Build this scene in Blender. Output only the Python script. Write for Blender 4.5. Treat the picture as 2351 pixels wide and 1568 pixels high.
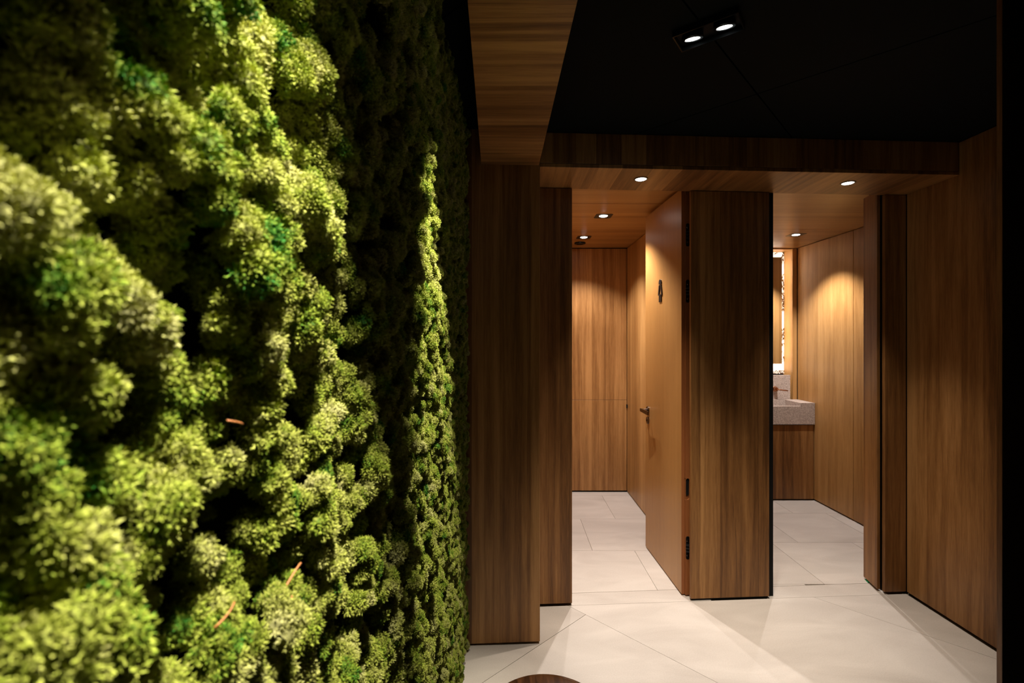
import bpy, bmesh, math, random
import numpy as np
from mathutils import Vector, Matrix, Euler, noise

for o in list(bpy.data.objects):
    bpy.data.objects.remove(o, do_unlink=True)
scene = bpy.context.scene
C = scene.collection
R = math.radians

# ------------------------------------------------------------------ camera
cd = bpy.data.cameras.new('camera')
cam = bpy.data.objects.new('camera', cd)
C.objects.link(cam)
cam.location = (0, 0, 1.5)
cam.rotation_euler = (R(90), 0, 0)
cd.sensor_width = 36.0
cd.lens = 1085.0 / 2351.0 * 36.0
cd.shift_y = -2.0 / 2351.0
cd.clip_start = 0.02
cd.dof.use_dof = True
cd.dof.focus_distance = 2.0
cd.dof.aperture_fstop = 5.6
scene.camera = cam

# ------------------------------------------------------------------ world, exposure
w = bpy.data.worlds.new('world')
scene.world = w
w.use_nodes = True
w.node_tree.nodes['Background'].inputs[0].default_value = (0.6, 0.75, 1.0, 1)
w.node_tree.nodes['Background'].inputs[1].default_value = 0.0
scene.view_settings.view_transform = 'Standard'
scene.view_settings.look = 'None'
scene.view_settings.exposure = 0.0
scene.view_settings.gamma = 1.0
scene.view_settings.use_curve_mapping = False

WARM = (1.0, 0.87, 0.72)
SOFT = (1.0, 0.91, 0.85)
# every lamp of the place: power in watts, full cone in degrees, blend, radius
LAMP = {
    'moss': dict(power=215, size=40, blend=0.75, radius=0.012, color=(1.0, 0.9, 0.72)),
    'dual': dict(power=75, size=56, blend=0.9, radius=0.02, color=WARM),
    'soffit': dict(power=98, size=56, blend=1.0, radius=0.014, color=WARM),
    'toilet': dict(power=104, size=116, blend=0.6, radius=0.012, color=SOFT),
    'washroom': dict(power=118, size=102, blend=0.65, radius=0.012, color=SOFT),
}

def spot(kind, loc, target, parent=None, scale=1.0):
    p = LAMP[kind]
    ld = bpy.data.lights.new('spot_light', 'SPOT')
    ld.energy = p['power'] * scale
    ld.spot_size = R(p['size'])
    ld.spot_blend = p['blend']
    ld.shadow_soft_size = p['radius']
    ld.color = p['color']
    lo = bpy.data.objects.new('spot_light', ld)
    C.objects.link(lo)
    d = Vector(target) - Vector(loc)
    lo.rotation_euler = d.to_track_quat('-Z', 'Y').to_euler()
    if parent:
        lo.parent = parent
        lo.location = Vector(loc) - parent.location
    else:
        lo.location = loc
    return lo

# ------------------------------------------------------------------ materials
def new_mat(name):
    m = bpy.data.materials.new(name)
    m.use_nodes = True
    nt = m.node_tree
    b = nt.nodes['Principled BSDF']
    return m, nt, b

def simple(name, col, rough=0.5, metal=0.0, spec=0.5):
    m, nt, b = new_mat(name)
    b.inputs['Base Color'].default_value = (*col, 1)
    b.inputs['Roughness'].default_value = rough
    b.inputs['Metallic'].default_value = metal
    b.inputs['Specular IOR Level'].default_value = spec
    # fine relief so the surface is not perfectly uniform
    n = nt.nodes.new('ShaderNodeTexNoise'); n.inputs['Scale'].default_value = 220
    g = nt.nodes.new('ShaderNodeNewGeometry')
    nt.links.new(g.outputs['Position'], n.inputs['Vector'])
    mr = nt.nodes.new('ShaderNodeMapRange')
    mr.inputs['To Min'].default_value = max(rough - 0.06, 0.0); mr.inputs['To Max'].default_value = min(rough + 0.06, 1)
    nt.links.new(n.outputs[0], mr.inputs[0]); nt.links.new(mr.outputs[0], b.inputs['Roughness'])
    return m

def emissive(name, col, strength):
    m, nt, b = new_mat(name)
    b.inputs['Base Color'].default_value = (*col, 1)
    b.inputs['Emission Color'].default_value = (*col, 1)
    b.inputs['Emission Strength'].default_value = strength
    return m

def math_node(nt, op, a, b=None, c=None):
    n = nt.nodes.new('ShaderNodeMath'); n.operation = op
    for i, v in enumerate((a, b, c)):
        if v is None: continue
        if isinstance(v, (int, float)): n.inputs[i].default_value = v
        else: nt.links.new(v, n.inputs[i])
    return n.outputs[0]

def wood(name, across, along, dark=(0.12, 0.050, 0.014), mid=(0.265, 0.122, 0.037), light=(0.44, 0.225, 0.078), seed=0.0, strip=7.5, rough=0.42, contrast=1.0):
    """veneer: strips of varied width and tone across one world axis, grain along another.
    across/along: 'x','y','z' or 'xy' (sum of x and y, for upright faces)"""
    m, nt, b = new_mat(name)
    L = nt.links.new
    g = nt.nodes.new('ShaderNodeNewGeometry')
    s = nt.nodes.new('ShaderNodeSeparateXYZ'); L(g.outputs['Position'], s.inputs[0])
    def ax(k):
        if k == 'xy': return math_node(nt, 'ADD', s.outputs['X'], math_node(nt, 'MULTIPLY', s.outputs['Y'], 0.83))
        return s.outputs[k.upper()]
    u = math_node(nt, 'ADD', ax(across), seed); v = ax(along)
    # slow wander of the strips along the grain
    cw = nt.nodes.new('ShaderNodeCombineXYZ'); L(math_node(nt, 'MULTIPLY', u, 6.0), cw.inputs[0]); L(math_node(nt, 'MULTIPLY', v, 0.9), cw.inputs[1])
    nw = nt.nodes.new('ShaderNodeTexNoise'); nw.inputs['Scale'].default_value = 1.0; nw.inputs['Detail'].default_value = 2; L(cw.outputs[0], nw.inputs['Vector'])
    uw = math_node(nt, 'ADD', u, math_node(nt, 'MULTIPLY', math_node(nt, 'SUBTRACT', nw.outputs[0], 0.5), 0.035))
    def strips(co, sc):
        vo = nt.nodes.new('ShaderNodeTexVoronoi'); vo.voronoi_dimensions = '1D'; vo.feature = 'F1'
        vo.inputs['Scale'].default_value = 1.0
        L(math_node(nt, 'MULTIPLY', co, sc), vo.inputs['W'])
        sp = nt.nodes.new('ShaderNodeSeparateColor'); L(vo.outputs['Color'], sp.inputs[0])
        return sp.outputs[0]
    s1 = strips(u, strip); s2 = strips(uw, strip * 4.7)
    # fine fibres
    cg = nt.nodes.new('ShaderNodeCombineXYZ'); L(math_node(nt, 'MULTIPLY', u, 330.0), cg.inputs[0]); L(math_node(nt, 'MULTIPLY', v, 9.0), cg.inputs[1])
    ng = nt.nodes.new('ShaderNodeTexNoise'); ng.inputs['Scale'].default_value = 1.0; ng.inputs['Detail'].default_value = 4; ng.inputs['Roughness'].default_value = 0.7; L(cg.outputs[0], ng.inputs['Vector'])
    # broad figure
    cb = nt.nodes.new('ShaderNodeCombineXYZ'); L(math_node(nt, 'MULTIPLY', uw, 34.0), cb.inputs[0]); L(math_node(nt, 'MULTIPLY', v, 1.3), cb.inputs[1])
    nb = nt.nodes.new('ShaderNodeTexNoise'); nb.inputs['Scale'].default_value = 1.0; nb.inputs['Detail'].default_value = 3; nb.inputs['Distortion'].default_value = 0.6; L(cb.outputs[0], nb.inputs['Vector'])
    t = math_node(nt, 'MULTIPLY', s1, 0.42 * contrast)
    t = math_node(nt, 'MULTIPLY_ADD', s2, 0.16 * contrast, t)
    t = math_node(nt, 'MULTIPLY_ADD', math_node(nt, 'SUBTRACT', nb.outputs[0], 0.5), 0.75 * contrast, t)
    t = math_node(nt, 'MULTIPLY_ADD', math_node(nt, 'SUBTRACT', ng.outputs[0], 0.5), 0.85, t)
    t = math_node(nt, 'ADD', t, 0.5 - 0.29 * contrast)
    cr = nt.nodes.new('ShaderNodeValToRGB'); L(t, cr.inputs[0])
    e = cr.color_ramp.elements
    e[0].position = 0.12; e[0].color = (*dark, 1)
    e[1].position = 0.9; e[1].color = (*light, 1)
    k = e.new(0.5); k.color = (*mid, 1)
    L(cr.outputs[0], b.inputs['Base Color'])
    b.inputs['Roughness'].default_value = rough
    b.inputs['Specular IOR Level'].default_value = 0.35
    bp = nt.nodes.new('ShaderNodeBump'); bp.inputs['Strength'].default_value = 0.12; bp.inputs['Distance'].default_value = 0.002
    L(ng.outputs[0], bp.inputs['Height']); L(bp.outputs[0], b.inputs['Normal'])
    return m

M = {}
M['wood_v'] = wood('oak_veneer_upright', 'xy', 'z', contrast=1.35)
M['wood_v2'] = wood('oak_veneer_upright_b', 'xy', 'z', seed=3.7, strip=9, contrast=1.35)
M['wood_soft'] = wood('oak_veneer_pale', 'xy', 'z', dark=(0.26, 0.125, 0.036), mid=(0.40, 0.21, 0.068), light=(0.53, 0.30, 0.11), seed=1.9, strip=9, contrast=1.15)
M['wood_door'] = wood('door_veneer', 'xy', 'z', dark=(0.32, 0.155, 0.045), mid=(0.40, 0.205, 0.062), light=(0.47, 0.25, 0.083), seed=8.3, strip=6, contrast=0.5, rough=0.36)
M['wood_y'] = wood('oak_veneer_along_depth', 'x', 'y', seed=2.2, strip=6.5, contrast=1.35)
M['wood_x'] = wood('oak_veneer_crosswise', 'y', 'x', seed=5.1, strip=13, contrast=1.5)
M['wood_xs'] = wood('oak_veneer_ceiling', 'y', 'x', dark=(0.25, 0.112, 0.028), mid=(0.37, 0.19, 0.06), light=(0.48, 0.26, 0.09), seed=4.1, strip=12, contrast=1.0, rough=0.33)
M['lipping'] = wood('door_lipping', 'x', 'z', dark=(0.22, 0.075, 0.022), mid=(0.30, 0.105, 0.032), light=(0.36, 0.14, 0.045), seed=0.4, strip=3, contrast=0.3)
M['black'] = simple('black_paint', (0.006, 0.006, 0.006), 0.75, spec=0.2)
M['ceil'] = simple('black_ceiling_paint', (0.0022, 0.0036, 0.0036), 0.85, spec=0.12)
M['shaded_panel'] = wood('shade_darkened_veneer', 'xy', 'z', dark=(0.012, 0.008, 0.005), mid=(0.02, 0.012, 0.008), light=(0.03, 0.018, 0.012), seed=6)  # unlit front of the near partition: its shade is put into the veneer colour
M['trimblack'] = simple('black_metal', (0.012, 0.012, 0.013), 0.35, 0.6)
M['housing'] = simple('glossy_black_metal', (0.02, 0.024, 0.026), 0.22, 0.8)
M['nickel'] = simple('smoked_nickel', (0.16, 0.13, 0.115), 0.2, 1.0)
M['bronze'] = simple('brushed_bronze', (0.42, 0.2, 0.1), 0.3, 1.0)
M['signblack'] = simple('black_sign_plastic', (0.008, 0.006, 0.006), 0.4)
M['mirror'] = simple('mirror_glass', (0.93, 0.93, 0.93), 0.06, 1.0)
M['mirror'].node_tree.nodes['Principled BSDF'].inputs['Roughness'].default_value = 0.01
for l in list(M['mirror'].node_tree.links):
    if l.to_socket.name == 'Roughness': M['mirror'].node_tree.links.remove(l)
M['lens'] = emissive('lamp_lens', (1.0, 0.97, 0.92), 25.0)
M['lens_soft'] = emissive('lamp_lens_b', (1.0, 0.96, 0.9), 12.0)
M['green'] = simple('green_felt', (0.01, 0.35, 0.12), 0.8)
M['grout'] = simple('grout', (0.26, 0.22, 0.17), 0.9)

def tile_mat():
    m, nt, b = new_mat('porcelain_tile')
    L = nt.links.new
    g = nt.nodes.new('ShaderNodeNewGeometry'); oi = nt.nodes.new('ShaderNodeObjectInfo')
    mp = nt.nodes.new('ShaderNodeMapping'); mp.inputs['Scale'].default_value = (1.0, 2.6, 1)
    va = nt.nodes.new('ShaderNodeVectorMath'); va.operation = 'ADD'
    L(g.outputs['Position'], va.inputs[0])
    cx = nt.nodes.new('ShaderNodeCombineXYZ'); L(math_node(nt, 'MULTIPLY', oi.outputs['Random'], 40.0), cx.inputs[2]); L(cx.outputs[0], va.inputs[1])
    L(va.outputs[0], mp.inputs[0])
    n1 = nt.nodes.new('ShaderNodeTexNoise'); n1.inputs['Scale'].default_value = 2.2; n1.inputs['Detail'].default_value = 6; n1.inputs['Distortion'].default_value = 0.8; L(mp.outputs[0], n1.inputs['Vector'])
    n2 = nt.nodes.new('ShaderNodeTexNoise'); n2.inputs['Scale'].default_value = 160; n2.inputs['Detail'].default_value = 3; L(g.outputs['Position'], n2.inputs['Vector'])
    t = math_node(nt, 'MULTIPLY_ADD', n2.outputs[0], 0.35, math_node(nt, 'MULTIPLY', n1.outputs[0], 0.75))
    t = math_node(nt, 'MULTIPLY_ADD', oi.outputs['Random'], 0.10, t)
    cr = nt.nodes.new('ShaderNodeValToRGB'); L(t, cr.inputs[0])
    e = cr.color_ramp.elements
    e[0].position = 0.3; e[0].color = (0.46, 0.415, 0.375, 1)
    e[1].position = 0.85; e[1].color = (0.66, 0.61, 0.56, 1)
    L(cr.outputs[0], b.inputs['Base Color'])
    b.inputs['Roughness'].default_value = 0.5
    b.inputs['Specular IOR Level'].default_value = 0.3
    bp = nt.nodes.new('ShaderNodeBump'); bp.inputs['Strength'].default_value = 0.05; bp.inputs['Distance'].default_value = 0.001
    L(n2.outputs[0], bp.inputs['Height']); L(bp.outputs[0], b.inputs['Normal'])
    return m
M['tile'] = tile_mat()

def stone_mat():
    m, nt, b = new_mat('pink_grey_stone')
    L = nt.links.new
    g = nt.nodes.new('ShaderNodeNewGeometry')
    n1 = nt.nodes.new('ShaderNodeTexNoise'); n1.inputs['Scale'].default_value = 130; n1.inputs['Detail'].default_value = 3; L(g.outputs['Position'], n1.inputs['Vector'])
    v1 = nt.nodes.new('ShaderNodeTexVoronoi'); v1.inputs['Scale'].default_value = 90; L(g.outputs['Position'], v1.inputs['Vector'])
    t = math_node(nt, 'MULTIPLY_ADD', v1.outputs['Distance'], 0.4, math_node(nt, 'MULTIPLY', n1.outputs[0], 0.8))
    cr = nt.nodes.new('ShaderNodeValToRGB'); L(t, cr.inputs[0])
    e = cr.color_ramp.elements
    e[0].position = 0.35; e[0].color = (0.32, 0.25, 0.22, 1)
    e[1].position = 0.75; e[1].color = (0.60, 0.52, 0.47, 1)
    L(cr.outputs[0], b.inputs['Base Color'])
    b.inputs['Roughness'].default_value = 0.45
    return m
M['stone'] = stone_mat()

def moss_mat(name, core=False):
    m, nt, b = new_mat(name)
    L = nt.links.new
    g = nt.nodes.new('ShaderNodeNewGeometry'); oi = nt.nodes.new('ShaderNodeObjectInfo')
    n1 = nt.nodes.new('ShaderNodeTexNoise'); n1.inputs['Scale'].default_value = 26; n1.inputs['Detail'].default_value = 2; L(g.outputs['Position'], n1.inputs['Vector'])
    n2 = nt.nodes.new('ShaderNodeTexNoise'); n2.inputs['Scale'].default_value = 300; n2.inputs['Detail'].default_value = 2; L(g.outputs['Position'], n2.inputs['Vector'])
    t = math_node(nt, 'MULTIPLY_ADD', oi.outputs['Random'], 0.30, math_node(nt, 'MULTIPLY', n1.outputs[0], 0.85))
    t = math_node(nt, 'MULTIPLY_ADD', math_node(nt, 'SUBTRACT', n2.outputs[0], 0.5), 0.5, t)
    cr = nt.nodes.new('ShaderNodeValToRGB'); L(t, cr.inputs[0])
    e = cr.color_ramp.elements
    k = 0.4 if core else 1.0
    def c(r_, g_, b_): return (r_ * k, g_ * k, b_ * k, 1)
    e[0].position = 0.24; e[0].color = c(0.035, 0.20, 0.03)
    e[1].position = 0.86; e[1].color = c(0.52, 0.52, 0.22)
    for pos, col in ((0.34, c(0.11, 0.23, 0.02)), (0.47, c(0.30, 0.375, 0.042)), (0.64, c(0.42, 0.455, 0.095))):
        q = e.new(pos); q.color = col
    L(cr.outputs[0], b.inputs['Base Color'])
    b.inputs['Roughness'].default_value = 0.75
    b.inputs['Specular IOR Level'].default_value = 0.15
    if not core:
        tr = nt.nodes.new('ShaderNodeBsdfTranslucent'); L(cr.outputs[0], tr.inputs['Color'])
        mx = nt.nodes.new('ShaderNodeMixShader'); mx.inputs[0].default_value = 0.22
        L(b.outputs[0], mx.inputs[1]); L(tr.outputs[0], mx.inputs[2])
        L(mx.outputs[0], nt.nodes['Material Output'].inputs['Surface'])
    return m
M['moss'] = moss_mat('reindeer_moss')
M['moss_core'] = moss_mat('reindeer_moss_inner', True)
M['moss_back'] = simple('moss_backing', (0.012, 0.022, 0.006), 0.95, spec=0.05)
M['twig'] = simple('dry_twig', (0.42, 0.16, 0.05), 0.6)
M['twig_pale'] = simple('pale_twig', (0.62, 0.50, 0.22), 0.6)

# ------------------------------------------------------------------ mesh helpers
def link(name, me, mat, parent=None):
    o = bpy.data.objects.new(name, me)
    C.objects.link(o)
    mats = mat if isinstance(mat, (list, tuple)) else [mat]
    if not me.materials:
        for q in mats: me.materials.append(q)
    if parent:
        o.parent = parent
        o.matrix_parent_inverse = Matrix.Identity(4)
    return o

def bake(bm, name, mat, parent=None, smooth=False, base=None):
    """base: where the object's origin is put (default: foot of its bounds, or the parent's origin)"""
    bmesh.ops.recalc_face_normals(bm, faces=bm.faces)
    vs = np.array([v.co[:] for v in bm.verts])
    if base is None:
        lo, hi = vs.min(0), vs.max(0)
        base = Vector(((lo[0] + hi[0]) / 2, (lo[1] + hi[1]) / 2, lo[2]))
    base = Vector(base)
    bmesh.ops.translate(bm, verts=bm.verts, vec=-base)
    me = bpy.data.meshes.new(name)
    bm.to_mesh(me); bm.free()
    if smooth:
        for p in me.polygons: p.use_smooth = True
    o = link(name, me, mat, parent)
    off = Vector((0, 0, 0))
    q = parent
    while q is not None:
        off += q.location; q = q.parent
    o.location = base - off
    return o

def add_box(bm, x0, x1, y0, y1, z0, z1, bevel=0.0):
    vs = [bm.verts.new(p) for p in ((x0, y0, z0), (x1, y0, z0), (x1, y1, z0), (x0, y1, z0), (x0, y0, z1), (x1, y0, z1), (x1, y1, z1), (x0, y1, z1))]
    fs = [bm.faces.new([vs[i] for i in f]) for f in ((0, 3, 2, 1), (4, 5, 6, 7), (0, 1, 5, 4), (1, 2, 6, 5), (2, 3, 7, 6), (3, 0, 4, 7))]
    if bevel:
        es = list({e for f in fs for e in f.edges})
        bmesh.ops.bevel(bm, geom=es, offset=bevel, segments=1, affect='EDGES')

def add_prism(bm, poly, z0, z1, bevel=0.0):
    lo = [bm.verts.new((x, y, z0)) for x, y in poly]
    hi = [bm.verts.new((x, y, z1)) for x, y in poly]
    n = len(poly)
    fs = [bm.faces.new(lo[::-1]), bm.faces.new(hi)]
    for i in range(n):
        fs.append(bm.faces.new((lo[i], lo[(i + 1) % n], hi[(i + 1) % n], hi[i])))
    if bevel:
        es = list({e for f in fs for e in f.edges})
        bmesh.ops.bevel(bm, geom=es, offset=bevel, segments=1, affect='EDGES')

def box(name, x0, x1, y0, y1, z0, z1, mat, parent=None, bevel=0.0):
    bm = bmesh.new(); add_box(bm, x0, x1, y0, y1, z0, z1, bevel)
    return bake(bm, name, mat, parent)

def prism(name, poly, z0, z1, mat, parent=None, bevel=0.0):
    bm = bmesh.new(); add_prism(bm, poly, z0, z1, bevel)
    return bake(bm, name, mat, parent)

def add_lathe(bm, prof, seg=32, mat4=None, cap=True):
    rings = []
    new = []
    for r, z in prof:
        ring = []
        for i in range(seg):
            a = 2 * math.pi * i / seg
            v = bm.verts.new((r * math.cos(a), r * math.sin(a), z)); ring.append(v); new.append(v)
        rings.append(ring)
    for a, b in zip(rings, rings[1:]):
        for i in range(seg):
            bm.faces.new((a[i], a[(i + 1) % seg], b[(i + 1) % seg], b[i]))
    if cap:
        bm.faces.new(rings[0][::-1]); bm.faces.new(rings[-1])
    if mat4 is not None:
        bmesh.ops.transform(bm, matrix=mat4, verts=new)
    return new

def add_tube(bm, pts, rad, seg=8):
    pts = [Vector(p) for p in pts]
    rings = []
    for i, p in enumerate(pts):
        t = (pts[min(i + 1, len(pts) - 1)] - pts[max(i - 1, 0)]).normalized()
        q = t.to_track_quat('Z', 'Y').to_matrix()
        r = rad[i] if isinstance(rad, (list, tuple)) else rad
        rings.append([bm.verts.new(p + q @ Vector((r * math.cos(2 * math.pi * k / seg), r * math.sin(2 * math.pi * k / seg), 0))) for k in range(seg)])
    for a, b in zip(rings, rings[1:]):
        for k in range(seg):
            bm.faces.new((a[k], a[(k + 1) % seg], b[(k + 1) % seg], b[k]))
    bm.faces.new(rings[0][::-1]); bm.faces.new(rings[-1])

def thing(name, label, cat, loc, group=None):
    o = bpy.data.objects.new(name, None)
    o.empty_display_size = 0.05
    C.objects.link(o); o.location = loc
    tag(o, label, cat, group)
    return o

def tag(o, label, cat=None, group=None):
    o['label'] = label
    if cat: o['category'] = cat
    if group: o['group'] = group
    return o

def struct(o, label=None, cat=None):
    o['kind'] = 'structure'
    if label: o['label'] = label
    if cat: o['category'] = cat
    return o

# ------------------------------------------------------------------ the setting
CEIL = 2.54          # black ceiling of the lobby
SOF = 2.366          # underside of beam and lintel
RC = 2.42            # ceilings of the two rooms
WR = 2.34            # right wall of the lobby
def F(x): return 2.668 + 0.062 * (x - 0.16)          # facade line
def G(x): return 2.337 + 0.0547 * (x - 0.138)        # front of the left column
def BL(y): return -0.113 - 0.0331 * (y - 1.2)        # beam, left edge
def BR(y): return 0.167 - 0.0303 * (y - 1.2)         # beam, right edge
YB = -1.5            # rear end of the lobby
GAP = 0.012          # shadow gap under the panels

# floor ------------------------------------------------------------
floor = struct(box('floor', -0.4, 3.1, YB - 0.1, 5.0, -0.12, -0.006, M['grout']), 'pale stone tiled floor', 'floor')

def clip(poly, conv):
    """clip a polygon with a convex counter-clockwise polygon"""
    out = list(poly)
    n = len(conv)
    for i in range(n):
        ax_, ay = conv[i]; bx, by = conv[(i + 1) % n]
        inp, out = out, []
        def side(p): return (bx - ax_) * (p[1] - ay) - (by - ay) * (p[0] - ax_)
        for j in range(len(inp)):
            p, q = inp[j], inp[(j + 1) % len(inp)]
            sp, sq = side(p), side(q)
            if sp >= 0: out.append(p)
            if (sp >= 0) != (sq >= 0):
                t = sp / (sp - sq)
                out.append((p[0] + t * (q[0] - p[0]), p[1] + t * (q[1] - p[1])))
        if not out: return []
    return out

def area(p):
    return 0.5 * sum(p[i][0] * p[(i + 1) % len(p)][1] - p[(i + 1) % len(p)][0] * p[i][1] for i in range(len(p)))

def lay(poly, conv, joint=0.0011):
    cx = sum(p[0] for p in poly) / len(poly); cy = sum(p[1] for p in poly) / len(poly)
    sh = []
    for x, y in poly:
        d = math.hypot(x - cx, y - cy)
        sh.append((x - (x - cx) / d * joint * 1.4, y - (y - cy) / d * joint * 1.4))
    q = clip(sh, conv)
    if len(q) < 3 or abs(area(q)) < 0.003: return
    # drop doubled points
    r_ = []
    for p in q:
        if not r_ or math.hypot(p[0] - r_[-1][0], p[1] - r_[-1][1]) > 1e-4: r_.append(p)
    if len(r_) > 2: prism('floor_tile', r_, -0.006, 0.0, M['tile'], floor)

# lobby: large slabs laid on the diagonal (46 degrees)
a46 = R(46)
da = (math.sin(a46), -math.cos(a46))        # along the long joint seen in front of the left doorway
da = (0.695, -0.719); dn = (0.719, 0.695)
lob = [(-0.32, YB), (WR - 0.005, YB), (WR - 0.005, F(WR) - 0.004), (0.0, F(0.0) - 0.004), (-0.32, 2.3)]
for k in range(-4, 3):
    n0 = 2.088 + 1.10 * k; n1 = n0 + 1.10
    off = {-1: -1.58, 0: -1.72, 1: -2.9}.get(k, -1.58 + 0.6 * (k % 3))
    for j in range(-3, 4):
        s0 = off + 1.8 * j; s1 = s0 + 1.8
        poly = [(da[0] * s + dn[0] * n, da[1] * s + dn[1] * n) for s, n in ((s0, n0), (s1, n0), (s1, n1), (s0, n1))]
        if area(poly) < 0: poly.reverse()
        lay(poly, lob)
# threshold strips in both doorways
for x0, x1 in ((0.335, 1.15), (1.50, 2.22)):
    prism('floor_tile', [(x0, F(x0) - 0.002), (x1, F(x1) - 0.002), (x1, F(x1) + 0.126), (x0, F(x0) + 0.126)], -0.006, 0.0, M['tile'], floor)
# the two rooms: 60 x 60 tiles in staggered rows
room1 = [(0.18, F(0.18) + 0.129), (1.17, F(1.17) + 0.129), (1.17, 4.69), (0.18, 4.69)]
room2 = [(1.53, F(1.53) + 0.129), (2.86, F(2.86) + 0.129), (2.86, 4.83), (1.53, 4.83)]
for conv, ystart, offs in ((room1, 2.776, (0.275, 0.575, 0.27, 0.57)), (room2, 2.31, (0.0, 0.125, 0.327, 0.045, 0.315, 0.0))):
    for r_i, of in enumerate(offs):
        y0 = ystart + 0.6 * r_i
        for j in range(-1, 6):
            x0 = of + 0.6 * j
            lay([(x0, y0), (x0 + 0.6, y0), (x0 + 0.6, y0 + 0.6), (x0, y0 + 0.6)], conv)

# lobby ceiling: black panels on the diagonal with open joints -----
ceiling = struct(box('ceiling', -0.4, WR + 0.1, YB - 0.1, 2.9, CEIL + 0.012, CEIL + 0.1, M['black']), 'black ceiling over the lobby', 'ceiling')
ca, cn = (0.731, -0.682), (0.682, 0.731)
u0 = ca[0] * 0.70 + ca[1] * 1.635      # joint through the twin spotlight
v0 = cn[0] * 1.316 + cn[1] * 1.731     # joint at right angles
lobc = [(-0.33, YB), (WR, YB), (WR, 2.62), (-0.33, 2.34)]
for i in range(-4, 4):
    for j in range(-4, 4):
        ua, ub = u0 + 1.2 * i, u0 + 1.2 * (i + 1)
        va, vb = v0 + 1.2 * j, v0 + 1.2 * (j + 1)
        poly = [(ca[0] * s + cn[0] * t, ca[1] * s + cn[1] * t) for s, t in ((ua + .003, va + .003), (ub - .003, va + .003), (ub - .003, vb - .003), (ua + .003, vb - .003))]
        if area(poly) < 0: poly.reverse()
        q = clip(poly, lobc)
        if len(q) > 2 and abs(area(q)) > 0.004:
            prism('ceiling_panel', q, CEIL, CEIL + 0.012, M['ceil'], ceiling)

def panel(parent, poly, z0, z1, mat, bevel=0.0012):
    return prism('wood_panel', poly, z0, z1, mat, parent, bevel)

# wall behind the moss
wl = struct(box('wall_left', -0.42, -0.335, YB, 2.36, 0, CEIL, M['black']), 'wall behind the moss', 'wall')
# left column: clad face beside the moss
col = struct(prism('wall_column', [(-0.34, G(-0.34) + 0.03), (0.118, G(0.118) + 0.03), (0.118, 2.70), (-0.34, 2.70)], 0, CEIL, M['black']), 'wood clad column between the moss and the left doorway', 'wall')
panel(col, [(-0.335, G(-0.335)), (0.138, G(0.138)), (0.138, G(0.138) + 0.022), (-0.335, G(-0.335) + 0.022)], GAP, CEIL - 0.002, M['wood_v'])
panel(col, [(0.118, G(0.138) + 0.0235), (0.138, G(0.138) + 0.0235), (0.138, F(0.138) - 0.002), (0.118, F(0.118) - 0.002)], GAP, SOF - 0.003, M['wood_v2'])
# strip of facade between column and left doorway
fl = struct(prism('wall_facade_left', [(0.14, F(0.14) + 0.024), (0.325, F(0.325) + 0.024), (0.325, 2.86), (0.14, 2.86)], 0, RC + 0.1, M['black']), 'wood clad strip left of the left doorway', 'wall')
panel(fl, [(0.14, F(0.14)), (0.3405, F(0.3405)), (0.3405, F(0.3405) + 0.022), (0.14, F(0.14) + 0.022)], GAP, SOF - 0.003, M['wood_v2'])
panel(fl, [(0.3255, F(0.34) + 0.0235), (0.3405, F(0.34) + 0.0235), (0.3405, 2.86), (0.3255, 2.86)], GAP, RC - 0.002, M['wood_v2'])
# pillar between the doorways
pl = struct(prism('wall_pillar', [(1.155, F(1.0) + 0.045), (1.524, F(1.5) + 0.045), (1.524, 2.86), (1.155, 2.86)], 0, RC + 0.1, M['black']), 'wood clad pillar between the two doorways', 'wall')
panel(pl, [(1.03, F(1.03)), (1.4975, F(1.4975)), (1.4975, F(1.4975) + 0.022), (1.03, F(1.03) + 0.022)], GAP, SOF - 0.003, M['wood_v'])
box('jamb', 1.49, 1.5335, F(1.5) + 0.024, 2.86, 0.0, RC, M['black'], pl)
box('jamb', 1.056, 1.152, F(1.03) + 0.028, 2.86, 0.0, RC, M['black'], pl)
prism('plinth', [(1.036, F(1.036) + 0.006), (1.492, F(1.492) + 0.006), (1.492, F(1.492) + 0.023), (1.036, F(1.036) + 0.023)], 0.0, GAP - 0.001, M['black'], pl)
# partition between the two rooms
pt = struct(prism('wall_partition', [(1.155, 2.861), (1.524, 2.861), (1.524, 4.70), (1.155, 4.70)], 0, RC + 0.1, M['black']), 'wood clad partition between the two rooms', 'wall')
panel(pt, [(1.145, 2.862), (1.1535, 2.862), (1.1535, 4.677), (1.140, 4.677)], GAP, RC - 0.006, M['wood_soft'])
panel(pt, [(1.5255, 2.862), (1.545, 2.862), (1.545, 4.69), (1.5255, 4.69)], GAP, RC - 0.006, M['wood_soft'])
# facade right of the right doorway
fr = struct(prism('wall_facade_right', [(2.235, F(2.3) + 0.03), (2.95, F(2.9) + 0.03), (2.95, 2.97), (2.245, 2.97)], 0, RC + 0.1, M['black']), 'wood clad strip right of the right doorway', 'wall')
panel(fr, [(2.205, F(2.205)), (WR - 0.002, F(WR)), (WR - 0.002, F(WR) + 0.022), (2.205, F(2.205) + 0.022)], GAP, SOF - 0.003, M['wood_v'])
panel(fr, [(2.186, F(2.2) + 0.036), (2.205, F(2.2) + 0.036), (2.236, 2.981), (2.217, 2.981)], GAP, SOF + 0.03, M['wood_v2'])
# right wall of the lobby
wr = struct(box('wall_right', WR + 0.02, WR + 0.1, YB, F(WR) + 0.03, 0, CEIL, M['black']), 'right wall of the lobby', 'wall')
for y0, y1 in ((-1.48, -0.21), (-0.206, 1.06), (1.064, 2.02), (2.024, F(WR) - 0.003)):
    panel(wr, [(WR, y0), (WR + 0.019, y0), (WR + 0.019, y1), (WR, y1)], GAP, CEIL - 0.003, M['wood_v2'])
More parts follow.
